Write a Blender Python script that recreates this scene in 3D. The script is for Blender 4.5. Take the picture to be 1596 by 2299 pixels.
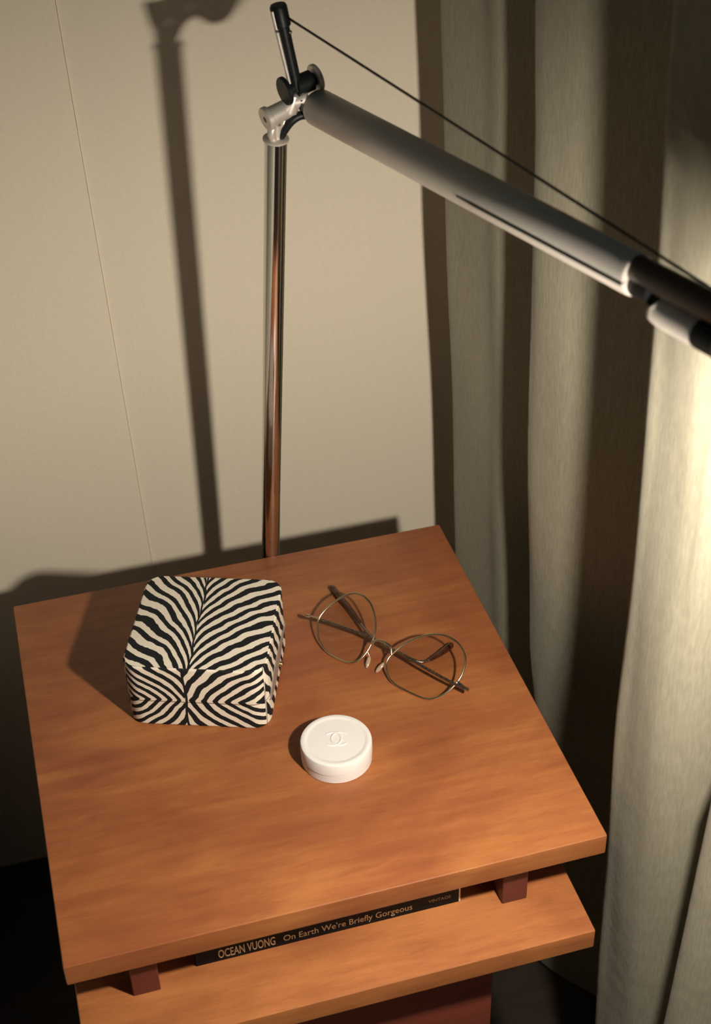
import bpy, bmesh, math, random
from mathutils import Vector, Matrix

# ------------------------------------------------------------------ camera, world, light, exposure
scene = bpy.context.scene
for o in list(bpy.data.objects):
    bpy.data.objects.remove(o, do_unlink=True)
C = scene.collection

cam_data = bpy.data.cameras.new('camera')
cam = bpy.data.objects.new('camera', cam_data)
C.objects.link(cam)
right = Vector((0.9626, -0.2697, -0.0246))
up = Vector((0.1815, 0.5749, 0.7978))
back = Vector((-0.201, -0.7725, 0.6024))
rot = Matrix((right, up, back)).transposed().to_4x4()
cam.matrix_world = Matrix.Translation((0.0490, -0.6118, 0.8057)) @ rot
cam_data.sensor_fit = 'HORIZONTAL'
cam_data.sensor_width = 24.643
cam_data.lens = 50.0
cam_data.clip_start = 0.02
cam_data.dof.use_dof = True
cam_data.dof.focus_distance = 1.13
cam_data.dof.aperture_fstop = 9.0
scene.camera = cam

world = bpy.data.worlds.new('night_room')
scene.world = world
world.use_nodes = True
wbg = world.node_tree.nodes['Background']
wbg.inputs['Color'].default_value = (0.60, 0.90, 1.0, 1)
wbg.inputs["Strength"].default_value = 0.028

LAMP = Vector((0.3405, -0.2340, 0.4205))            # the bulb of the lamp head, right of the frame
LAMP_AXIS = Vector((0.02, 0.06, -1.0)).normalized()
BULB_RADIUS = 0.0140
BULB_STRENGTH = 2280.0
BULB_COLOR = (1.0, 0.90, 0.76)

vs = scene.view_settings
vs.view_transform = 'Standard'
vs.look = 'None'
vs.exposure = 0.0
vs.gamma = 1.0
vs.use_curve_mapping = False

# ------------------------------------------------------------------ materials
def new_mat(name):
    m = bpy.data.materials.new(name)
    m.use_nodes = True
    return m, m.node_tree.nodes, m.node_tree.links, m.node_tree.nodes['Principled BSDF']

def simple(name, col, rough=0.5, metal=0.0, bump=0.0, scale=300.0, spec=None, var=0.0):
    m, N, L, P = new_mat(name)
    P.inputs['Base Color'].default_value = (*col, 1)
    P.inputs['Roughness'].default_value = rough
    P.inputs['Metallic'].default_value = metal
    if spec is not None:
        P.inputs['Specular IOR Level'].default_value = spec
    tc = N.new('ShaderNodeTexCoord')
    nz = N.new('ShaderNodeTexNoise')
    nz.inputs['Scale'].default_value = scale
    nz.inputs['Detail'].default_value = 4
    L.new(tc.outputs['Object'], nz.inputs['Vector'])
    if bump:
        b = N.new('ShaderNodeBump')
        b.inputs['Strength'].default_value = bump
        b.inputs['Distance'].default_value = 0.001
        L.new(nz.outputs['Fac'], b.inputs['Height'])
        L.new(b.outputs['Normal'], P.inputs['Normal'])
    if var:
        r = N.new('ShaderNodeValToRGB')
        r.color_ramp.elements[0].position = 0.3
        r.color_ramp.elements[1].position = 0.7
        r.color_ramp.elements[0].color = (*[c * (1 - var) for c in col], 1)
        r.color_ramp.elements[1].color = (*[min(1, c * (1 + var)) for c in col], 1)
        L.new(nz.outputs['Fac'], r.inputs['Fac'])
        L.new(r.outputs['Color'], P.inputs['Base Color'])
    return m

def wood_mat(name, dark, mid, light, rough=0.42, seed=0.0):
    m, N, L, P = new_mat(name)
    tc = N.new('ShaderNodeTexCoord')
    def mapped(scl, rotz=0.0):
        mp = N.new('ShaderNodeMapping')
        mp.inputs['Location'].default_value = (seed, seed * 1.7, seed * .6)
        mp.inputs['Rotation'].default_value = (0, 0, rotz)
        mp.inputs['Scale'].default_value = scl
        L.new(tc.outputs['Object'], mp.inputs['Vector'])
        return mp
    def noise(mp, scale, detail, rgh=0.55, dist=0.0):
        n = N.new('ShaderNodeTexNoise')
        n.inputs['Scale'].default_value = scale
        n.inputs['Detail'].default_value = detail
        n.inputs['Roughness'].default_value = rgh
        n.inputs['Distortion'].default_value = dist
        L.new(mp.outputs['Vector'], n.inputs['Vector'])
        return n
    streak = noise(mapped((1.0, 9.0, 9.0), 0.06), 12.0, 6, 0.62, 0.4)
    cloud = noise(mapped((1.0, 1.8, 1.8), -0.2), 9.0, 4, 0.5, 0.6)
    pore = noise(mapped((1.0, 14.0, 14.0)), 90.0, 3, 0.6)
    mix1 = N.new('ShaderNodeMix'); mix1.data_type = 'FLOAT'
    mix1.inputs[0].default_value = 0.58
    L.new(streak.outputs['Fac'], mix1.inputs[2]); L.new(cloud.outputs['Fac'], mix1.inputs[3])
    mix2 = N.new('ShaderNodeMix'); mix2.data_type = 'FLOAT'
    mix2.inputs[0].default_value = 0.18
    L.new(mix1.outputs[0], mix2.inputs[2]); L.new(pore.outputs['Fac'], mix2.inputs[3])
    r = N.new('ShaderNodeValToRGB')
    e = r.color_ramp.elements
    e[0].position = 0.36; e[0].color = (*dark, 1)
    e[1].position = 0.64; e[1].color = (*light, 1)
    k = e.new(0.5); k.color = (*mid, 1)
    L.new(mix2.outputs[0], r.inputs['Fac'])
    L.new(r.outputs['Color'], P.inputs['Base Color'])
    P.inputs['Roughness'].default_value = rough
    P.inputs['Specular IOR Level'].default_value = 0.45
    b = N.new('ShaderNodeBump')
    b.inputs['Strength'].default_value = 0.06
    b.inputs['Distance'].default_value = 0.0006
    L.new(mix2.outputs[0], b.inputs['Height'])
    L.new(b.outputs['Normal'], P.inputs['Normal'])
    return m

M = {}
M['wood'] = wood_mat('stained_wood', (0.225, 0.066, 0.026), (0.31, 0.103, 0.036), (0.41, 0.160, 0.050))
M['wood_shelf'] = wood_mat('stained_wood_shelf', (0.24, 0.074, 0.028), (0.35, 0.124, 0.041), (0.46, 0.178, 0.058), seed=3.1)
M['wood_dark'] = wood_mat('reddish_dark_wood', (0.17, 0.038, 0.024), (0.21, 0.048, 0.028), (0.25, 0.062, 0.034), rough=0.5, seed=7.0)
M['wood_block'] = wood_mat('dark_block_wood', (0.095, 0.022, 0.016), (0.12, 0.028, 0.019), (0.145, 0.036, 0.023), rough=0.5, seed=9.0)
M['floor'] = wood_mat('dark_floor', (0.020, 0.013, 0.010), (0.028, 0.018, 0.013), (0.038, 0.024, 0.017), rough=0.6, seed=5.0)
M['paint'] = simple('wall_paper', (0.80, 0.72, 0.58), 0.85, bump=0.25, scale=260, spec=0.2, var=0.02)
M['linen'] = simple('bed_linen', (0.70, 0.66, 0.58), 0.9, bump=0.3, scale=90, spec=0.1)
M['pad'] = simple('clear_silicone', (0.42, 0.30, 0.21), 0.12, spec=0.8)
M['seam'] = simple('paper_seam', (0.95, 0.87, 0.73), 0.8, spec=0.2)
M['alu'] = simple('polished_aluminium', (0.72, 0.70, 0.67), 0.13, 1.0)
M['alu_satin'] = simple('satin_aluminium', (0.86, 0.79, 0.72), 0.5, 0.1, bump=0.03, scale=900)
M['alu_grey'] = simple('cast_aluminium', (0.70, 0.64, 0.58), 0.38, 0.45)
M['black'] = simple('black_plastic', (0.010, 0.012, 0.013), 0.42, spec=0.3)
M['wire'] = simple('steel_wire', (0.10, 0.085, 0.08), 0.4, 0.8)
M['shade'] = simple('shade_aluminium', (0.5, 0.48, 0.45), 0.4, 0.8)
M['white'] = simple('white_plastic', (0.80, 0.775, 0.76), 0.38)
M['book'] = simple('book_cover', (0.007, 0.010, 0.014), 0.55, var=0.15, scale=500, spec=0.15)
M['paper'] = simple('page_paper', (0.72, 0.64, 0.47), 0.9, bump=0.2, scale=700)
M['print_pale'] = simple('spine_print', (0.90, 0.80, 0.56), 0.6)
M['print_dim'] = simple('spine_print_dim', (0.45, 0.39, 0.28), 0.6)
M['gold'] = simple('gold_wire', (0.68, 0.58, 0.40), 0.24, 1.0)
M['gunmetal'] = simple('engraved_temple_metal', (0.34, 0.29, 0.23), 0.22, 1.0, bump=1.0, scale=420)
M['tortoise'] = simple('brown_acetate', (0.06, 0.018, 0.010), 0.15, var=0.5, scale=120)
M['frame_grey'] = simple('grey_frame_metal', (0.52, 0.47, 0.43), 0.38, 0.6)
M['brass'] = simple('brass_clasp', (0.60, 0.50, 0.24), 0.25, 1.0)

def curtain_mat():
    m, N, L, P = new_mat('linen_curtain')
    P.inputs['Roughness'].default_value = 0.95
    P.inputs['Specular IOR Level'].default_value = 0.1
    P.inputs['Sheen Weight'].default_value = 0.15
    tc = N.new('ShaderNodeTexCoord')
    mp = N.new('ShaderNodeMapping'); mp.inputs['Scale'].default_value = (1, 1, 0.12)
    L.new(tc.outputs['Object'], mp.inputs['Vector'])
    n1 = N.new('ShaderNodeTexNoise'); n1.inputs['Scale'].default_value = 700; n1.inputs['Detail'].default_value = 3
    n2 = N.new('ShaderNodeTexNoise'); n2.inputs['Scale'].default_value = 45; n2.inputs['Detail'].default_value = 5
    L.new(mp.outputs['Vector'], n1.inputs['Vector']); L.new(tc.outputs['Object'], n2.inputs['Vector'])
    r = N.new('ShaderNodeValToRGB')
    r.color_ramp.elements[0].position = .3; r.color_ramp.elements[0].color = (0.31, 0.285, 0.21, 1)
    r.color_ramp.elements[1].position = .7; r.color_ramp.elements[1].color = (0.385, 0.355, 0.268, 1)
    L.new(n1.outputs['Fac'], r.inputs['Fac']); L.new(r.outputs['Color'], P.inputs['Base Color'])
    b1 = N.new('ShaderNodeBump'); b1.inputs['Strength'].default_value = 0.25; b1.inputs['Distance'].default_value = 0.0006
    b2 = N.new('ShaderNodeBump'); b2.inputs['Strength'].default_value = 0.35; b2.inputs['Distance'].default_value = 0.003
    L.new(n1.outputs['Fac'], b1.inputs['Height']); L.new(n2.outputs['Fac'], b2.inputs['Height'])
    L.new(b2.outputs['Normal'], b1.inputs['Normal']); L.new(b1.outputs['Normal'], P.inputs['Normal'])
    tl_ = N.new('ShaderNodeBsdfTranslucent'); mx = N.new('ShaderNodeMixShader'); mx.inputs['Fac'].default_value = 0.28
    L.new(r.outputs['Color'], tl_.inputs['Color']); L.new(b1.outputs['Normal'], tl_.inputs['Normal'])
    L.new(P.outputs['BSDF'], mx.inputs[1]); L.new(tl_.outputs['BSDF'], mx.inputs[2])
    L.new(mx.outputs['Shader'], N['Material Output'].inputs['Surface'])
    return m
M['curtain'] = curtain_mat()

def lens_mat():
    m, N, L, P = new_mat('spectacle_glass')
    out = N['Material Output']
    tr = N.new('ShaderNodeBsdfTransparent'); tr.inputs['Color'].default_value = (0.97, 0.97, 0.95, 1)
    gl = N.new('ShaderNodeBsdfGlossy'); gl.inputs['Roughness'].default_value = 0.03
    fr = N.new('ShaderNodeLayerWeight'); fr.inputs['Blend'].default_value = 0.12
    mu = N.new('ShaderNodeMath'); mu.operation = 'MULTIPLY'; mu.inputs[1].default_value = 0.5
    L.new(fr.outputs['Facing'], mu.inputs[0])
    mx = N.new('ShaderNodeMixShader')
    L.new(mu.outputs[0], mx.inputs['Fac']); L.new(tr.outputs['BSDF'], mx.inputs[1]); L.new(gl.outputs['BSDF'], mx.inputs[2])
    L.new(mx.outputs['Shader'], out.inputs['Surface'])
    return m
M['lens'] = lens_mat()

def bulb_mat():
    m, N, L, P = new_mat('glowing_diffuser')
    P.inputs['Base Color'].default_value = (0.9, 0.85, 0.75, 1)
    P.inputs['Emission Color'].default_value = (*BULB_COLOR, 1)
    P.inputs['Emission Strength'].default_value = BULB_STRENGTH
    return m
M['bulb'] = bulb_mat()

def zebra_mat():
    m, N, L, P = new_mat('zebra_print_fabric')
    at = N.new('ShaderNodeAttribute'); at.attribute_name = 'phase'
    sp = N.new('ShaderNodeAttribute'); sp.attribute_name = 'spine'
    tc = N.new('ShaderNodeTexCoord')
    nz = N.new('ShaderNodeTexNoise'); nz.inputs['Scale'].default_value = 130; nz.inputs['Detail'].default_value = 3
    L.new(tc.outputs['Object'], nz.inputs['Vector'])
    def math_(op, a, b=None):
        n = N.new('ShaderNodeMath'); n.operation = op
        for i, v in enumerate((a, b)):
            if v is None: continue
            if isinstance(v, (int, float)): n.inputs[i].default_value = v
            else: L.new(v, n.inputs[i])
        return n.outputs[0]
    ph = math_('ADD', at.outputs['Fac'], math_('MULTIPLY', math_('SUBTRACT', nz.outputs['Fac'], 0.5), 0.28))
    s = math_('SINE', math_('MULTIPLY', ph, 2 * math.pi))
    s = math_('MINIMUM', s, math_('MULTIPLY', math_('SUBTRACT', sp.outputs['Fac'], 1.0), 1.5))
    r = N.new('ShaderNodeValToRGB')
    r.color_ramp.elements[0].position = 0.46; r.color_ramp.elements[0].color = (0.010, 0.011, 0.012, 1)
    r.color_ramp.elements[1].position = 0.56; r.color_ramp.elements[1].color = (0.80, 0.72, 0.60, 1)
    L.new(math_('ADD', math_('MULTIPLY', s, 0.5), 0.5), r.inputs['Fac'])
    L.new(r.outputs['Color'], P.inputs['Base Color'])
    P.inputs['Roughness'].default_value = 0.7
    P.inputs['Specular IOR Level'].default_value = 0.25
    n2 = N.new('ShaderNodeTexNoise'); n2.inputs['Scale'].default_value = 1500
    L.new(tc.outputs['Object'], n2.inputs['Vector'])
    b = N.new('ShaderNodeBump'); b.inputs['Strength'].default_value = 0.2; b.inputs['Distance'].default_value = 0.0004
    L.new(n2.outputs['Fac'], b.inputs['Height']); L.new(b.outputs['Normal'], P.inputs['Normal'])
    return m
M['zebra'] = zebra_mat()

# ------------------------------------------------------------------ helpers
def V(*a): return Vector(a)

def obj(name, bm, mat, parent=None, smooth=False, offset=None):
    """link a bmesh built in world coordinates as ONE mesh object"""
    me = bpy.data.meshes.new(name)
    bmesh.ops.recalc_face_normals(bm, faces=bm.faces[:])
    if smooth:
        for f in bm.faces: f.smooth = True
        for e in bm.edges:
            if len(e.link_faces) == 2 and e.calc_face_angle(0) > math.radians(62): e.smooth = False
    bm.to_mesh(me); bm.free()
    me.materials.append(mat)
    o = bpy.data.objects.new(name, me)
    C.objects.link(o)
    if parent is not None:
        o.parent = parent
        o.matrix_parent_inverse = world_of(parent).inverted()
    return o

def world_of(o):
    m = o.matrix_basis.copy()
    return m if o.parent is None else world_of(o.parent) @ o.matrix_parent_inverse @ m

def thing(name, label, cat, loc, group=None):
    o = bpy.data.objects.new(name, None)
    o.empty_display_size = 0.02
    C.objects.link(o)
    o.location = loc
    o['label'] = label; o['category'] = cat
    if group: o['group'] = group
    return o

def struct(name, bm, mat, parent=None):
    o = obj(name, bm, mat, parent)
    if parent is None: o['kind'] = 'structure'
    return o

def add_box(bm, lo, hi, bevel=0.0, seg=2):
    r = bmesh.ops.create_cube(bm, size=1.0)
    vs_ = r['verts']
    for v in vs_:
        v.co = V(*[lo[i] + (v.co[i] + .5) * (hi[i] - lo[i]) for i in range(3)])
    if bevel:
        es = list({e for v in vs_ for e in v.link_edges})
        bmesh.ops.bevel(bm, geom=es, offset=bevel, segments=seg, affect='EDGES', profile=0.6)
    return bm

def box(lo, hi, bevel=0.0, seg=2):
    return add_box(bmesh.new(), lo, hi, bevel, seg)

def catmull(pts, n=8, closed=False):
    pts = [Vector(p) for p in pts]
    out = []
    m = len(pts)
    rng = m if closed else m - 1
    for i in range(rng):
        if closed:
            p0, p1, p2, p3 = pts[(i - 1) % m], pts[i], pts[(i + 1) % m], pts[(i + 2) % m]
        else:
            p0, p1, p2, p3 = pts[max(i - 1, 0)], pts[i], pts[i + 1], pts[min(i + 2, m - 1)]
        for k in range(n):
            t = k / n
            out.append(0.5 * ((2 * p1) + (p2 - p0) * t + (2 * p0 - 5 * p1 + 4 * p2 - p3) * t * t + (3 * p1 - p0 - 3 * p2 + p3) * t ** 3))
    if not closed: out.append(pts[-1])
    return out

def add_tube(bm, pts, radius, seg=12, closed=False, cap=True, squash=None):
    """tube along a polyline; radius a number or one per point; squash=(a, b) makes it flat"""
    pts = [Vector(p) for p in pts]
    n = len(pts)
    rad = radius if isinstance(radius, (list, tuple)) else [radius] * n
    rings = []
    prev = None
    for i, p in enumerate(pts):
        a = pts[(i - 1) % n] if (closed or i > 0) else p
        b = pts[(i + 1) % n] if (closed or i < n - 1) else p
        t = (b - a).normalized()
        if prev is None:
            ref = V(0, 0, 1) if abs(t.z) < 0.9 else V(1, 0, 0)
            u = t.cross(ref).normalized()
        else:
            u = (prev - t * prev.dot(t)).normalized()
        prev = u
        w = t.cross(u)
        sa, sb = squash or (1, 1)
        rings.append([bm.verts.new(p + u * (rad[i] * sa * math.cos(2 * math.pi * k / seg)) + w * (rad[i] * sb * math.sin(2 * math.pi * k / seg))) for k in range(seg)])
    for i in range(n if closed else n - 1):
        A, B_ = rings[i], rings[(i + 1) % n]
        for k in range(seg):
            bm.faces.new((A[k], A[(k + 1) % seg], B_[(k + 1) % seg], B_[k]))
    if cap and not closed:
        bm.faces.new(rings[0][::-1]); bm.faces.new(rings[-1])
    return bm

def tube(pts, radius, seg=12, closed=False, squash=None):
    return add_tube(bmesh.new(), pts, radius, seg, closed, True, squash)

def add_lathe(bm, profile, origin, axis=(0, 0, 1), seg=48):
    """profile: (radius, height along axis)"""
    q = Vector(axis).normalized().to_track_quat('Z', 'Y')
    o = Vector(origin)
    rings = []
    for r, z in profile:
        if r < 1e-6:
            rings.append([bm.verts.new(o + q @ V(0, 0, z))])
        else:
            rings.append([bm.verts.new(o + q @ V(r * math.cos(2 * math.pi * k / seg), r * math.sin(2 * math.pi * k / seg), z)) for k in range(seg)])
    for A, B_ in zip(rings, rings[1:]):
        if len(A) == 1 and len(B_) == 1: continue
        for k in range(seg):
            k2 = (k + 1) % seg
            if len(A) == 1: bm.faces.new((A[0], B_[k], B_[k2]))
            elif len(B_) == 1: bm.faces.new((A[k], A[k2], B_[0]))
            else: bm.faces.new((A[k], A[k2], B_[k2], B_[k]))
    return bm

def lathe(profile, origin, axis=(0, 0, 1), seg=48):
    return add_lathe(bmesh.new(), profile, origin, axis, seg)

def disc(r, half, bev=0.0006):
    return [(0, -half), (r - bev, -half), (r, -half + bev), (r, half - bev), (r - bev, half), (0, half)]

def autosmooth(o, ang=35):
    me = o.data
    for p in me.polygons: p.use_smooth = True
    bm = bmesh.new(); bm.from_mesh(me)
    for e in bm.edges:
        if len(e.link_faces) == 2 and e.calc_face_angle(0) > math.radians(ang): e.smooth = False
    bm.to_mesh(me); bm.free()
    return o

# ------------------------------------------------------------------ setting
YW = 0.5543           # wall plane
ZF = -0.52           # floor
XR = 0.66            # wall behind the curtain
wall = struct('wall_back', box((-0.9, YW, ZF), (XR + 0.1, YW + 0.1, 1.6)), M['paint'])
seam_pts = [(0.1137, YW, 0.86), (0.118, YW, 0.66), (0.124, YW, 0.3875), (0.1305, YW, 0.12), (0.1362, YW, -0.126), (0.141, YW, -0.32), (0.145, YW, ZF)]
bm = bmesh.new()
sp_ = catmull(seam_pts, 6)
add_tube(bm, [p + V(0, 0.00005, 0) for p in sp_], 0.0013, 10, squash=(1.0, 0.12))
obj('paper_seam', bm, M['seam'], wall, True)
struct('wall_right', box((XR, -1.2, ZF), (XR + 0.1, YW, 1.6)), M['paint'])
struct('floor', box((-0.9, -1.2, ZF - 0.05), (XR + 0.1, YW + 0.1, ZF)), M['floor'])

# the bed the nightstand stands beside: beyond the left edge of the frame, mirrored in the lamp pole
bed = thing('bed', 'bed with pale linen beyond the left edge, seen only mirrored in the chrome lamp pole', 'bed', (-0.62, -0.3, ZF))
obj('bed_base', box((-1.15, -1.15, ZF), (-0.105, 0.50, -0.26), 0.01, 2), M['floor'], bed)
autosmooth(obj('mattress', box((-1.15, -1.15, -0.26), (-0.105, 0.50, -0.07), 0.03, 4), M['linen'], bed))

# ------------------------------------------------------------------ nightstand
W, D, T, H = 0.386, 0.3806, 0.0193, 0.0663
ns = thing('nightstand', 'square orange-brown wooden nightstand with a raised top and a shelf below it', 'nightstand', (0.19, 0.17, ZF))
autosmooth(obj('tabletop', box((0, 0, -T), (W, D, 0), 0.0013, 3), M['wood'], ns))
autosmooth(obj('lower_shelf', box((0.0023, -0.0283, -H - T), (0.3703, 0.372, -H), 0.0015, 3), M['wood_shelf'], ns))
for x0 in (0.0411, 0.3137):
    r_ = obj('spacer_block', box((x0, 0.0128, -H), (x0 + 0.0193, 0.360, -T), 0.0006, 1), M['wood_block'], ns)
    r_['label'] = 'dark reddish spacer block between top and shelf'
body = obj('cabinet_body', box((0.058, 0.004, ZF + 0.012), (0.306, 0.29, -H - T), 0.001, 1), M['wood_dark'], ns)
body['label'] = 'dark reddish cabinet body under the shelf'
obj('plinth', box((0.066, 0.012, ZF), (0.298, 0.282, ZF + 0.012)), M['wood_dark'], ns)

# ------------------------------------------------------------------ book on the shelf
bx0, bx1, by, bt = 0.0876, 0.2852, 0.0245, 0.0182
bz0 = -H
bk = thing('paperback_book', 'thin black paperback lying on the shelf under the tabletop, pale spine lettering', 'book', (0.186, by, bz0))
bm = bmesh.new()
ct = 0.0007
add_box(bm, (bx0, by, bz0), (bx1, by + 0.129, bz0 + ct))
add_box(bm, (bx0, by, bz0 + bt - ct), (bx1, by + 0.129, bz0 + bt))
add_box(bm, (bx0, by, bz0), (bx1, by + ct, bz0 + bt))
obj('cover', bm, M['book'], bk)
bm = bmesh.new()
add_box(bm, (bx0 + 0.0005, by + ct, bz0 + ct), (bx1 - 0.0005, by + 0.1282, bz0 + bt - ct))
obj('page_block', bm, M['paper'], bk)
bm = box((bx1 - 0.0012, by - 0.0001, bz0 + 0.0003), (bx1, by + 0.0004, bz0 + bt - 0.0003))
obj('pale_spine_edge', bm, M['print_pale'], bk)

def lettering(name, text, x0, x1, height, zc, mat, bold=0.0):
    cu = bpy.data.curves.new(name, 'FONT')
    cu.body = text; cu.size = 1.0; cu.offset = bold; cu.extrude = 0.0
    cu.resolution_u = 3
    tmp = bpy.data.objects.new(name, cu)
    C.objects.link(tmp)
    dg = bpy.context.evaluated_depsgraph_get()
    dg.update()
    me = bpy.data.meshes.new_from_object(tmp.evaluated_get(dg))
    bpy.data.objects.remove(tmp, do_unlink=True)
    xs = [v.co.x for v in me.vertices]
    cap = 0.73
    w = max(xs) - min(xs); mn = min(xs)
    for v in me.vertices:
        x, y = v.co.x, v.co.y
        v.co = V(x0 + (x - mn) / w * (x1 - x0), by - 0.00012, zc - height / 2 + y / cap * height)
    me.materials.clear(); me.materials.append(mat)
    o = bpy.data.objects.new(name, me); C.objects.link(o)
    o.parent = bk; o.matrix_parent_inverse = world_of(bk).inverted()
    return o
zc = bz0 + 0.0078
lettering('spine_author', 'OCEAN VUONG', 0.1040, 0.1455, 0.0094, zc, M['print_pale'], 0.012)
lettering('spine_title', "On Earth We're Briefly Gorgeous", 0.1516, 0.2482, 0.0066, zc - 0.0002, M['print_pale'], 0.004)
lettering('spine_imprint', 'VINTAGE', 0.2605, 0.2778, 0.0034, zc + 0.0006, M['print_dim'], 0.0)

# ------------------------------------------------------------------ zebra box
th = math.radians(-20.6)
zo = V(0.0752, 0.2110, 0.0)
ux, uy = V(math.cos(th), math.sin(th), 0), V(-math.sin(th), math.cos(th), 0)
ZW, ZD, ZH, ZR, ZS = 0.1110, 0.1095, 0.0600, 0.0135, 0.0255
zb = thing('zebra_case', 'rounded square zebra-print case at the back left of the tabletop', 'case', zo + ux * ZW / 2 + uy * ZD / 2)
SPINE = 0.45
def wig(a, b, f=1.0):
    return (0.022 * math.sin(9.1 * f * a + 3.3 * b + 1.0) + 0.016 * math.sin(17.0 * f * a - 11.0 * b + 2.1) + 0.010 * math.sin(29.0 * b + 23 * f * a))
def top_phase(u, v):
    dx = u - SPINE - 0.006 * math.sin(11 * v) - 0.02 * (1 - v)
    vv = v + wig(u, v) * min(1.0, abs(dx) * 5) * (1.0 if dx < 0 else 0.55)
    if dx < 0: F = (vv - 1.05 * math.sqrt(-dx + 0.006)) / 0.124 + 0.15
    else: F = (vv - 0.80 * math.sqrt(dx + 0.006)) / 0.112 + 0.4
    return F, abs(dx + 0.004 * math.sin(31 * v)) / 0.0062
def front_phase(u, t):
    dx = u - SPINE + 0.02
    a = abs(dx); b = abs(t - 0.46)
    w = wig(u * .7, t * .6)
    per = 0.088 if dx < 0 else 0.104
    F = ((a + 0.004) ** 0.86 - (0.50 if dx < 0 else 0.46) * b * (0.55 + a) * 1.5 + w * 0.55) / per + (0.05 if dx < 0 else 0.3)
    return F, abs(dx + 0.006 * math.sin(9 * t)) / 0.0085
def right_phase(v, t):
    return (v + 0.33 * t + 0.4 * wig(v, t)) / 0.112 + 0.3, 9.0
def outline(inset=0.0, n=14):
    pts = []
    r = ZR - inset
    for cx, cy, a0 in ((ZW - ZR, ZR, -90), (ZW - ZR, ZD - ZR, 0), (ZR, ZD - ZR, 90), (ZR, ZR, 180)):
        for k in range(n + 1):
            a = math.radians(a0 + 90 * k / n)
            pts.append((cx + r * math.cos(a), cy + r * math.sin(a), math.cos(a), math.sin(a)))
    out = []
    for i, p in enumerate(pts):                       # subdivide the straight sides
        q = pts[(i + 1) % len(pts)]
        L_ = math.hypot(q[0] - p[0], q[1] - p[1])
        k = max(1, int(L_ / 0.0011))
        for j in range(k):
            f = j / k
            out.append(tuple(p[c] * (1 - f) + q[c] * f for c in range(4)))
    return out
def side_attr(x, y, nx, ny, z):
    t = z / ZH
    if ny < -0.62 and abs(nx) < 0.8: return front_phase(x / ZW, t)
    if nx > 0.5: return right_phase(y / ZD, t)
    if nx < -0.5: return ((y / ZD) + 0.4 * t + 0.5 * wig(y / ZD, t)) / 0.12, 9.0
    return (x / ZW + 0.3 * t + 0.5 * wig(x / ZW, t)) / 0.1, 9.0
def local(x, y, z): return zo + ux * x + uy * y + V(0, 0, z)

def zebra_band(name, z0, z1, bevel_top, bevel_bot, closed_top, closed_bot):
    verts, ph, spn, faces = [], [], [], []
    rows = []
    zs = []
    n = max(8, int((z1 - z0) / 0.0012))
    prof = []
    if bevel_bot: prof += [(bevel_bot, z0), (bevel_bot * .3, z0 + bevel_bot * .3)]
    prof += [(0.0, z0 + bevel_bot + (z1 - z0 - bevel_bot - bevel_top) * k / n) for k in range(n + 1)]
    if bevel_top: prof += [(bevel_top * .3, z1 - bevel_top * .3), (bevel_top, z1)]
    for ins, z in prof:
        ring = []
        for x, y, nx, ny in outline(ins):
            a, b = side_attr(x, y, nx, ny, z)
            ring.append(len(verts)); verts.append(local(x, y, z)); ph.append(a); spn.append(b)
        rows.append(ring)
    for A, B_ in zip(rows, rows[1:]):
        m = len(A)
        for k in range(m): faces.append((A[k], A[(k + 1) % m], B_[(k + 1) % m], B_[k]))
    if closed_bot: faces.append(tuple(rows[0][::-1]))
    if closed_top:                                     # dense panel carrying the printed stripes
        ins = bevel_top
        xs0, nv, nu = [], 96, 128
        grid = []
        for j in range(nv + 1):
            y = ins + (ZD - 2 * ins) * j / nv
            r = ZR - ins
            d = 0.0
            if y < ZR: d = r - math.sqrt(max(0, r * r - (ZR - y) ** 2))
            elif y > ZD - ZR: d = r - math.sqrt(max(0, r * r - (y - (ZD - ZR)) ** 2))
            x0, x1 = ins + d, ZW - ins - d
            row = []
            for i in range(nu + 1):
                x = x0 + (x1 - x0) * i / nu
                crown = 0.0012 * (1 - ((x / ZW - .5) * 2) ** 4) * (1 - ((y / ZD - .5) * 2) ** 4)
                a, b = top_phase(x / ZW, y / ZD)
                row.append(len(verts)); verts.append(local(x, y, z1 + crown)); ph.append(a); spn.append(b)
            grid.append(row)
        for A, B_ in zip(grid, grid[1:]):
            for k in range(nu): faces.append((A[k], A[k + 1], B_[k + 1], B_[k]))
    me = bpy.data.meshes.new(name)
    me.from_pydata(verts, [], faces)
    a1 = me.attributes.new('phase', 'FLOAT', 'POINT'); a1.data.foreach_set('value', ph)
    a2 = me.attributes.new('spine', 'FLOAT', 'POINT'); a2.data.foreach_set('value', spn)
    for p in me.polygons: p.use_smooth = len(p.vertices) == 4
    me.materials.append(M['zebra'])
    o = bpy.data.objects.new(name, me); C.objects.link(o)
    o.parent = zb; o.matrix_parent_inverse = world_of(zb).inverted()
    return o
zebra_band('lid', ZS, ZH, 0.0012, 0, True, True)
zebra_band('case_base', 0.0, ZS - 0.0002, 0.0, 0.0015, True if False else False, True)
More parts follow.
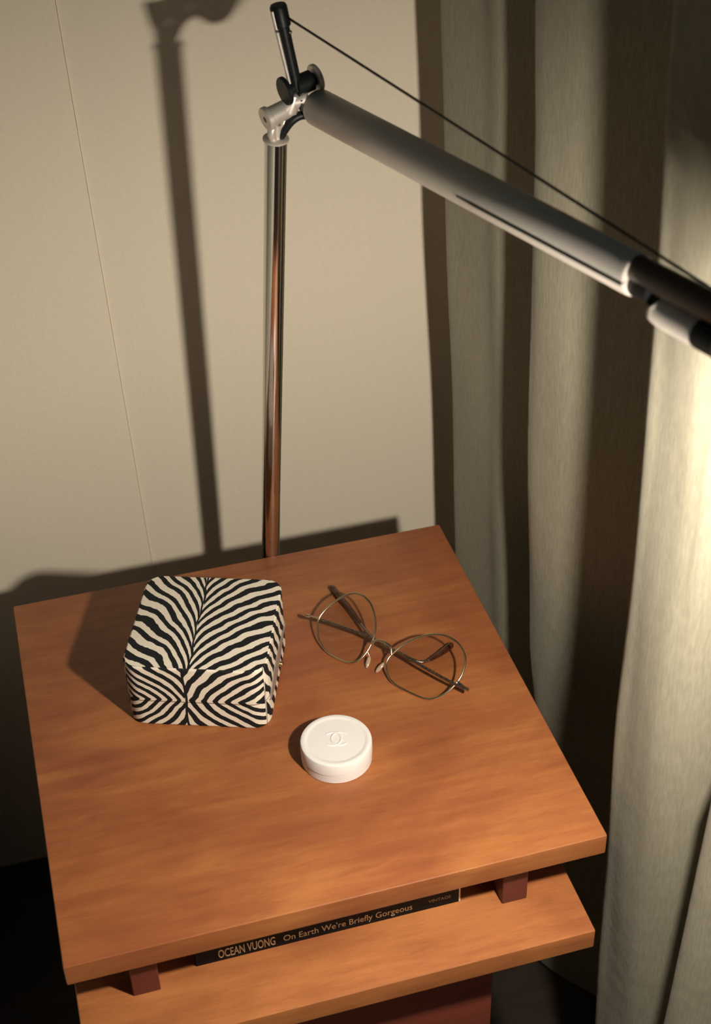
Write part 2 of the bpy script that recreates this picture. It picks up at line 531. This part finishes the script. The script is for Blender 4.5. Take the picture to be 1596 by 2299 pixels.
# grey metal frame where the lid closes on the base, along the right-hand side
bm = bmesh.new()
fr = []
n = 24
for k in range(n + 1):
    y = 0.010 + (ZD - 0.014) * k / n
    dz = 0.0072 * math.sin(math.pi * min(1, k / n * 1.15) ** 0.8) + 0.0006
    fr.append((y, dz))
ring0 = []
for y, dz in fr:
    x = ZW
    if y < ZR: x = ZW - ZR + math.sqrt(max(0, ZR ** 2 - (ZR - y) ** 2))
    if y > ZD - ZR: x = ZW - ZR + math.sqrt(max(0, ZR ** 2 - (y - ZD + ZR) ** 2))
    ring0.append([bm.verts.new(local(x + dx_, y, ZS - 0.003 + s_)) for dx_, s_ in ((-0.002, -dz), (0.0009, -dz), (0.0012, 0), (0.0009, dz), (-0.002, dz))])
for A, B_ in zip(ring0, ring0[1:]):
    for k in range(5): bm.faces.new((A[k], A[(k + 1) % 5], B_[(k + 1) % 5], B_[k]))
bm.faces.new(ring0[0]); bm.faces.new(ring0[-1][::-1])
f_ = obj('metal_frame', bm, M['frame_grey'], zb); f_['label'] = 'grey metal closing frame'
bm = bmesh.new()
add_lathe(bm, [(0, 0), (0.0022, 0), (0.0024, 0.0012), (0.0016, 0.0028), (0, 0.0032)], local(ZW + 0.001, 0.060, ZS - 0.012), ux, 16)
f_ = obj('clasp', bm, M['brass'], zb, True); f_['label'] = 'small brass clasp'

# ------------------------------------------------------------------ white round compact
cc = V(0.2212, 0.1290, 0.0)
cp = thing('round_compact', 'white round lidded tub standing in the middle of the tabletop', 'compact', cc)
RC, HC = 0.0271, 0.0190
prof = [(0, 0), (RC - 0.0012, 0), (RC - 0.0003, 0.0006), (RC - 0.0003, 0.0072), (0, 0.0072)]
autosmooth(obj('tub', lathe(prof, cc, seg=96), M['white'], cp))
prof = [(0, 0.0074), (RC - 0.0006, 0.0074), (RC, 0.0080), (RC, HC - 0.0016), (RC - 0.0006, HC - 0.0005), (RC - 0.0018, HC), (RC - 0.0028, HC), (RC - 0.0040, HC), (RC - 0.0046, HC - 0.0004), (RC - 0.0062, HC - 0.0004), (RC - 0.009, HC - 0.0004), (0, HC - 0.0004)]
autosmooth(obj('lid', lathe(prof, cc, seg=96), M['white'], cp))
bm = bmesh.new()
ey = math.radians(-12)
for sgn in (-1, 1):
    ang = [math.radians(a) for a in range(-132, 133, 12)]
    pts = [V(sgn * (-0.0029 + 0.0066 * math.cos(a)), 0.0066 * math.sin(a), 0) for a in ang]
    pts = [Matrix.Rotation(ey, 3, 'Z') @ p + cc + V(0.0005, 0.001, HC - 0.0003) for p in pts]
    add_tube(bm, pts, 0.00085, 8, squash=(1, 0.6))
obj('embossed_emblem', bm, M['white'], cp, True)

# ------------------------------------------------------------------ glasses
gl0 = V(0.2497, 0.2333, 0.0009)
e1 = V(0.63, -0.7766, 0).normalized()
hz = V(0, 0, 1).cross(e1)
tl = math.radians(33)
e2 = hz * math.cos(tl) + V(0, 0, 1) * math.sin(tl)
en = e1.cross(e2)
def gp(a, b, c=0.0): return gl0 + e1 * a + e2 * b + en * c
g = thing('eyeglasses', 'folded thin gold-rimmed eyeglasses lying on the tabletop beside the zebra case', 'eyeglasses', (0.29, 0.235, 0))
Lr = [[-0.0325, 0.0225], [-0.0312, 0.0332], [-0.025, 0.046], [-0.0164, 0.0546], [-0.0077, 0.0565], [0.0028, 0.0529], [0.0127, 0.0436], [0.0189, 0.0329], [0.0210, 0.0209], [0.0197, 0.0105], [0.0160, 0.004], [0.008, 0.0007], [-0.0091, 0.0011], [-0.0211, 0.006], [-0.0278, 0.0133]]
Rr = [[0.0416, 0.0118], [0.0405, 0.0179], [0.0424, 0.0241], [0.048, 0.0352], [0.0608, 0.0478], [0.0748, 0.0536], [0.0894, 0.0517], [0.0986, 0.0449], [0.1026, 0.0349], [0.1031, 0.0256], [0.1, 0.0147], [0.0950, 0.0072], [0.0861, 0.0012], [0.0703, 0.0002], [0.0553, 0.0012], [0.0478, 0.0048]]
for pts in (Lr, Rr):
    ol = [gp(a, b) for a, b in catmull([V(a, b, 0) for a, b in pts], 6, True) for a, b in [(a.x, a.y)]] if False else [gp(p.x, p.y) for p in catmull([V(a, b, 0) for a, b in pts], 6, True)]
    rim = obj('rim', add_tube(bmesh.new(), ol, 0.00088, 8, True), M['gold'], g, True)
    bm = bmesh.new()
    cen = sum(ol, Vector()) / len(ol)
    for s_ in (-0.0005, 0.0005):
        c_ = bm.verts.new(cen + en * (s_ + 0.0009))
        mid = [bm.verts.new(p.lerp(cen, 0.5) + en * (s_ + 0.0007)) for p in ol]
        rg = [bm.verts.new(p + en * s_ * .6) for p in ol]
        m_ = len(ol)
        for k in range(m_):
            bm.faces.new((mid[k], mid[(k + 1) % m_], c_)); bm.faces.new((rg[k], rg[(k + 1) % m_], mid[(k + 1) % m_], mid[k]))
        if s_ < 0: first = rg
    for k in range(m_): bm.faces.new((first[k], first[(k + 1) % m_], rg[(k + 1) % m_], rg[k]))
    obj('lens', bm, M['lens'], g, True)
brg = [gp(0.0213, 0.0225), gp(0.024, 0.0268, 0.0015), gp(0.031, 0.0282, 0.002), gp(0.038, 0.0268, 0.0015), gp(0.0412, 0.0215)]
obj('bridge', tube(catmull(brg, 6), 0.0011, 8), M['gold'], g, True)
for a_, s_ in ((0.0205, 1), (0.0412, -1)):
    bm = bmesh.new()
    add_tube(bm, catmull([gp(a_, 0.016), gp(a_ + s_ * 0.0028, 0.0135, -0.002), gp(a_ + s_ * 0.004, 0.0105, -0.0022)], 5), 0.0005, 6)
    arm_ = obj('pad_arm', bm, M['gold'], g, True)
    bm = bmesh.new()
    bmesh.ops.create_uvsphere(bm, u_segments=16, v_segments=10, radius=1.0)
    mt = Matrix.Translation(gp(a_ + s_ * 0.0045, 0.0085, -0.0022)) @ Matrix((e1, e2, en)).transposed().to_4x4() @ Matrix.Rotation(s_ * 0.25, 4, 'Z') @ Matrix.Diagonal((0.0019, 0.0054, 0.0014, 1))
    bmesh.ops.transform(bm, matrix=mt, verts=bm.verts[:])
    obj('nose_pad', bm, M['pad'], arm_, True)
TL = [(0.2373, 0.2781, 0.0125), (0.2468, 0.271, 0.012), (0.261, 0.2588, 0.011), (0.2741, 0.2466, 0.01), (0.2847, 0.2338, 0.009), (0.2957, 0.2192, 0.0085), (0.3034, 0.2114, 0.007), (0.3114, 0.2045, 0.006), (0.3198, 0.2052, 0.005), (0.3312, 0.2118, 0.0036), (0.3443, 0.2201, 0.0030)]
TR = [(0.3344, 0.1575, 0.0125), (0.3248, 0.1687, 0.013), (0.3112, 0.1881, 0.0135), (0.2979, 0.2098, 0.0135), (0.2854, 0.2292, 0.012), (0.2804, 0.2435, 0.01), (0.278, 0.2606, 0.008), (0.275, 0.2838, 0.006), (0.2714, 0.3014, 0.0045), (0.268, 0.3207, 0.0030)]
for pts, cut in ((TL, 8), (TR, 6)):
    tp = obj('temple', tube(catmull(pts[:cut + 1], 6), 0.0013, 10), M['gunmetal'], g, True)
    pc = catmull(pts[cut:], 6)
    rads = [0.0013 + 0.0014 * min(1, k / (len(pc) - 1) * 1.6) for k in range(len(pc))]; rads[-1] *= 0.5
    t_ = obj('temple_tip', tube(pc, rads, 10), M['tortoise'], tp, True); t_['label'] = 'dark brown temple tip'
    hp = Vector(pts[0]); hd = (Vector(pts[0]) - Vector(pts[1])).normalized()
    bm = bmesh.new()
    add_tube(bm, [hp + hd * 0.0022, hp - hd * 0.0012], 0.0017, 12)
    e_ = gp(-0.0322, 0.0240) if pts is TL else gp(0.1030, 0.0240)
    add_tube(bm, [hp, e_], 0.0010, 8)
    obj('hinge', bm, M['gold'], g, True)

# ------------------------------------------------------------------ floor lamp
lp = thing('floor_lamp', 'aluminium adjustable-arm floor lamp standing behind the nightstand', 'lamp', (0.2257, 0.42, ZF))
pb, pt = V(0.2292, 0.3885, -0.0042), V(0.2449, 0.331, 0.4039)
def pole_at(z): return pb + (pt - pb) * ((z - pb.z) / (pt.z - pb.z))
low = pole_at(-0.10)
autosmooth(obj('base', lathe([(0, 0), (0.100, 0), (0.104, 0.003), (0.103, 0.008), (0.09, 0.012), (0.014, 0.016), (0.013, 0.03), (0, 0.03)], (low.x, 0.418, ZF), seg=64), M['alu_satin'], lp))
obj('stem', tube([(low.x, 0.418, ZF + 0.02), (low.x, 0.418, -0.2), (low.x, low.y, -0.115), low], 0.0085, 20), M['alu_satin'], lp, True)
obj('pole', tube([low, pt + (pt - pb).normalized() * 0.004], 0.0080, 32), M['alu'], lp, True)
# collar and forked head on top of the pole
pd = (pt - pb).normalized()
J = V(0.2465, 0.3255, 0.4195)
head = autosmooth(obj('pole_head', lathe([(0, -0.001), (0.0088, -0.001), (0.0093, -0.0004), (0.0093, 0.0008), (0.0086, 0.0014), (0.0050, 0.0020), (0.0046, 0.012), (0, 0.012)], pt + pd * 0.0045, pd, 32), M['alu_grey'], lp))
pv0, pv1 = V(0.2372, 0.3235, 0.4262), V(0.2560, 0.3290, 0.4306)
ax = (pv1 - pv0).normalized()
bm = bmesh.new()
add_lathe(bm, [(0.0022, 0.0005), (0.0022, -0.0004), (0.0078, -0.0006), (0.0084, 0.0002), (0.0084, 0.0030), (0.0068, 0.0040), (0.0066, 0.020), (0, 0.020)], pv0, ax, 40)
add_lathe(bm, [(0, 0.0012), (0.0022, 0.0012), (0.0022, 0.0004)], pv0, ax, 24)
autosmooth(obj('pivot', bm, M['alu_grey'], lp))
bm = lathe([(0, 0.0), (0.0021, 0.0), (0.0021, 0.0008), (0, 0.0008)], pv0 - ax * 0.0004, ax, 20)
o_ = obj('pivot_bore', bm, M['black'], lp); o_['label'] = 'dark bore of the pivot'
bm = bmesh.new()
add_tube(bm, catmull([V(0.2440, 0.3265, 0.4225), V(0.2412, 0.3255, 0.4150), V(0.2432, 0.3275, 0.4085)], 5), [0.0030] * 11, 10)
add_tube(bm, catmull([V(0.2520, 0.3290, 0.4275), V(0.2500, 0.3275, 0.4180), V(0.2475, 0.3285, 0.4085)], 5), [0.0026] * 11, 10)
obj('fork', bm, M['alu_grey'], lp, True)
# link from the pivot up to the upper axle
kL, kR = V(0.2518, 0.3225, 0.4448), V(0.2752, 0.3290, 0.4485)
ka = (kR - kL).normalized()
bm = bmesh.new()
add_tube(bm, [V(0.2545, 0.327, 0.4290), V(0.2575, 0.326, 0.4365), V(0.2585, 0.326, 0.4400)], [0.0062, 0.0056, 0.0050], 14)
add_tube(bm, [V(0.2500, 0.327, 0.4285), V(0.2575, 0.3265, 0.4355), V(0.2680, 0.3262, 0.4368)], [0.0056, 0.0060, 0.0070], 14)
obj('link', bm, M['alu_grey'], lp, True)
obj('axle', tube([kL, kL.lerp(kR, .3), kL.lerp(kR, .32), kL.lerp(kR, .84), kL.lerp(kR, .86), kR], [0.0046, 0.0046, 0.0072, 0.0072, 0.0046, 0.0046], 20), M['black'], lp, True)
for p, mt in ((kL, 'black'), (kR, 'alu_grey')):
    o_ = autosmooth(obj('knob', lathe(disc(0.0098, 0.0016), p, ka, 40), M[mt], lp))
    o_['label'] = 'black knob disc' if mt == 'black' else 'grey knob disc'
# upright lever that carries the tension wire
t0, t1 = V(0.2605, 0.3255, 0.4440), V(0.2510, 0.3255, 0.5010)
o_ = obj('lever', tube([t0, t1], 0.0056, 16, squash=(1, .8)), M['black'], lp, True); o_['label'] = 'black upright lever'
td = (t1 - t0).normalized()
bm = lathe([(0, -0.0135), (0.0054, -0.0135), (0.0059, -0.0128), (0.0059, -0.0005), (0.0051, 0.0012), (0, 0.0014)], t1, td, 24)
cap_ = autosmooth(obj('lever_cap', bm, M['black'], lp))
bm = bmesh.new()
add_lathe(bm, disc(0.0014, 0.0012, .0003), t1 - td * 0.0155 + V(-0.0050, -0.003, 0), V(-0.8, -0.5, 0), 12)
add_lathe(bm, disc(0.0012, 0.0008, .0003), t1 - td * 0.0165 + V(0.0036, -0.0042, 0), V(0.3, -0.8, 0.3), 12)
obj('screw', bm, M['alu'], lp, True)
o_ = obj('lever_edge', tube([t0 + V(-0.0046, -0.0026, 0.003), t1 + V(-0.0048, -0.0026, -0.002)], 0.0014, 8), M['alu_grey'], lp, True)
o_['label'] = 'pale edge strip of the lever'
o_ = obj('stop_block', box((0.2612, 0.3200, 0.4295), (0.2664, 0.3270, 0.4385), 0.0008, 1), M['black'], lp)
# arm: a sleeve with a slot, then a thin tube running on to the lamp head
A0, A1 = V(0.2752, 0.3220, 0.4300), V(0.3570, -0.0700, 0.4690)
ad = (A1 - A0).normalized()
au = (V(0, 0, 1) - ad * ad.z).normalized()
aside = ad.cross(au).normalized()
LEN = (A1 - A0).length
def arm_pt(s, upo=0.0, side=0.0): return A0 + ad * s + au * upo + aside * side
def ring_of(rr, n=28):
    return [(rr * math.cos(2 * math.pi * k / n), rr * math.sin(2 * math.pi * k / n)) for k in range(n)]
SLV = 0.362
bm = bmesh.new()
rings = []
for s_, rr in ((-0.001, 0.0118), (0.0005, 0.0128), (0.10, 0.0124), (0.22, 0.0118), (SLV - 0.0015, 0.0110), (SLV, 0.0102)):
    rings.append([bm.verts.new(arm_pt(s_, y, x)) for x, y in ring_of(rr)])
for A, B_ in zip(rings, rings[1:]):
    for k in range(len(A)): bm.faces.new((A[k], A[(k + 1) % len(A)], B_[(k + 1) % len(A)], B_[k]))
bm.faces.new(rings[0]); bm.faces.new(rings[-1][::-1])
autosmooth(obj('arm_sleeve', bm, M['alu_satin'], lp))
S_END = LEN + 0.17
neck_end = arm_pt(S_END, 0.004)
o_ = obj('arm_tube', tube([arm_pt(SLV - 0.05, 0.0036), neck_end], 0.0072, 24), M['wire'], lp, True); o_['label'] = 'dark inner arm tube'
side_sgn = 1 if aside.dot(V(-1, -1, 0)) > 0 else -1
bm = bmesh.new()
for k in range(1):
    q0, q1 = 0.205, SLV
    rg = []
    for s_ in (q0, q0 + 0.02, q1):
        w_ = 0.0002 if s_ == q0 else 0.0008
        SLOT = 0.0123 - 0.0010 * (s_ - q0) / (q1 - q0)
        rg.append([bm.verts.new(arm_pt(s_, -0.0012 + dz_, side_sgn * dx_)) for dx_, dz_ in ((0.008, -w_), (SLOT, -w_), (SLOT, w_), (0.008, w_))])
    for A, B_ in zip(rg, rg[1:]):
        for j in range(4): bm.faces.new((A[j], A[(j + 1) % 4], B_[(j + 1) % 4], B_[j]))
    bm.faces.new(rg[0]); bm.faces.new(rg[-1][::-1])
o_ = obj('arm_slot', bm, M['black'], lp); o_['label'] = 'narrow dark slot along the arm'
obj('joint_block', tube([arm_pt(SLV - 0.001, -0.0035), arm_pt(SLV + 0.014, -0.0035)], 0.0072, 16), M['black'], lp, True)
obj('counter_sleeve', tube(catmull([arm_pt(SLV + 0.016, -0.0100), arm_pt(SLV + 0.022, -0.0122), arm_pt(SLV + 0.052, -0.0122)], 4), [0.0060] * 2 + [0.0074] * 7, 20), M['alu_satin'], lp, True)
obj('end_stop', tube([arm_pt(SLV + 0.050, -0.0118), arm_pt(SLV + 0.066, -0.0118)], 0.0078, 20), M['black'], lp, True)
# cord looping from the pole into the arm, and the tension wire
o_ = obj('cord', tube(catmull([V(0.2462, 0.3295, 0.4065), V(0.2500, 0.3270, 0.4145), V(0.2557, 0.325, 0.4222), V(0.2626, 0.325, 0.4253), V(0.2687, 0.325, 0.4239), V(0.2765, 0.322, 0.4205)], 8), 0.0031, 12), M['black'], lp, True); o_['label'] = 'black cord looping into the arm'
w0, w1 = V(0.2548, 0.325, 0.4946), V(0.3690, -0.0660, 0.4730)
w2 = w1 + (w1 - w0).normalized() * 0.10
obj('tension_wire', tube([w0, w2], 0.00085, 8), M['wire'], lp, True)
# lamp head: open shade around the glowing diffuser
bk_ = -LAMP_AXIS
bm = lathe([(0.0, 0.070), (0.018, 0.069), (0.026, 0.055), (0.035, -0.001), (0.0362, -0.001), (0.0275, 0.0562), (0.019, 0.0705), (0.0, 0.0715)], LAMP, bk_, 64)
autosmooth(obj('lamp_shade', bm, M['shade'], lp))
R_ = BULB_RADIUS
bm = lathe([(0, -R_)] + [(R_ * math.sin(a), -R_ * math.cos(a)) for a in [math.pi * k / 12 for k in range(1, 11)]] + [(0, 0.0155)], LAMP, bk_, 24)
obj('bulb', bm, M['bulb'], lp, True)
obj('socket', lathe([(0, 0.015), (0.009, 0.015), (0.012, 0.024), (0.012, 0.064), (0, 0.068)], LAMP, bk_, 24), M['white'], lp)
obj('neck', tube(catmull([neck_end, neck_end.lerp(LAMP + bk_ * 0.07, 0.5) + V(0, 0, 0.015), LAMP + bk_ * 0.070], 6), 0.0055, 14), M['alu_satin'], lp, True)

# ------------------------------------------------------------------ curtain
cu = thing('curtain', 'heavy beige linen curtain hanging in folds to the right of the nightstand', 'curtain', (0.46, 0.2, ZF))
def lin(z, table):
    if z >= table[0][0]: return table[0][1]
    for (za, a), (zb_, b) in zip(table, table[1:]):
        if z >= zb_: return b + (a - b) * (z - zb_) / (za - zb_)
    return table[-1][1]
F1 = [(0.9, 0.402), (0.504, 0.4108), (0.413, 0.4158), (0.31, 0.4176), (0.107, 0.4263), (-0.076, 0.4370), (-0.2, 0.452), (ZF, 0.458)]
F2 = [(0.9, 0.388), (0.575, 0.3917), (0.515, 0.3935), (0.389, 0.4005), (0.292, 0.4035), (0.069, 0.4057), (-0.0845, 0.412), (-0.30, 0.4195), (ZF, 0.425)]
F3 = [(0.9, 0.470), (0.25, 0.452), (0.0905, 0.424), (-0.0335, 0.4218), (-0.156, 0.4177), (ZF, 0.41)]
def E0(z): return 0.4248 - 0.0406 * z
def plan(z):
    a, b, c, e = lin(z, F1), lin(z, F2), lin(z, F3), E0(z)
    return [V(e + 0.0015, 0.458, 0), V(e, 0.452, 0), V(e + 0.006, 0.435, 0), V(e + 0.016, 0.405, 0), V(e + 0.020, 0.378, 0), V(e + 0.040, 0.355, 0),
            V(a + 0.058, 0.325, 0), V(a + 0.030, 0.296, 0), V(a + 0.004, 0.280, 0), V(a, 0.268, 0), V(a + 0.004, 0.252, 0), V(a + 0.016, 0.228, 0), V(a + 0.040, 0.196, 0), V(a + 0.062, 0.165, 0),
            V(b + 0.076, 0.128, 0), V(b + 0.052, 0.092, 0), V(b + 0.014, 0.062, 0), V(b, 0.044, 0), V(b + 0.001, 0.030, 0), V(b + 0.0035, 0.013, 0), V(b + 0.010, -0.003, 0), V(b + 0.028, -0.014, 0),
            V(c + 0.058, -0.020, 0), V(c + 0.050, -0.034, 0), V(c + 0.016, -0.048, 0), V(c, -0.060, 0), V(c + 0.003, -0.072, 0), V(c + 0.020, -0.086, 0), V(c + 0.055, -0.105, 0), V(c + 0.07, -0.135, 0), V(c + 0.055, -0.17, 0), V(c + 0.03, -0.195, 0), V(c + 0.035, -0.225, 0), V(c + 0.07, -0.26, 0), V(c + 0.09, -0.31, 0), V(c + 0.06, -0.35, 0)]
bm = bmesh.new()
rows = []
NZ = 90
rnd = random.Random(4)
for i in range(NZ + 1):
    z = 0.95 + (ZF + 0.01 - 0.95) * i / NZ
    pts = catmull(plan(z), 7)
    row = []
    for k, p in enumerate(pts):
        s_ = k / len(pts)
        wob = 0.0012 * math.sin(6.0 * z + 40 * s_) * math.sin(17 * z + 23 * s_)
        row.append(bm.verts.new(V(p.x + wob, p.y, z)))
    rows.append(row)
for A, B_ in zip(rows, rows[1:]):
    for k in range(len(A) - 1): bm.faces.new((A[k], A[k + 1], B_[k + 1], B_[k]))
cloth = obj('cloth', bm, M['curtain'], cu, True)
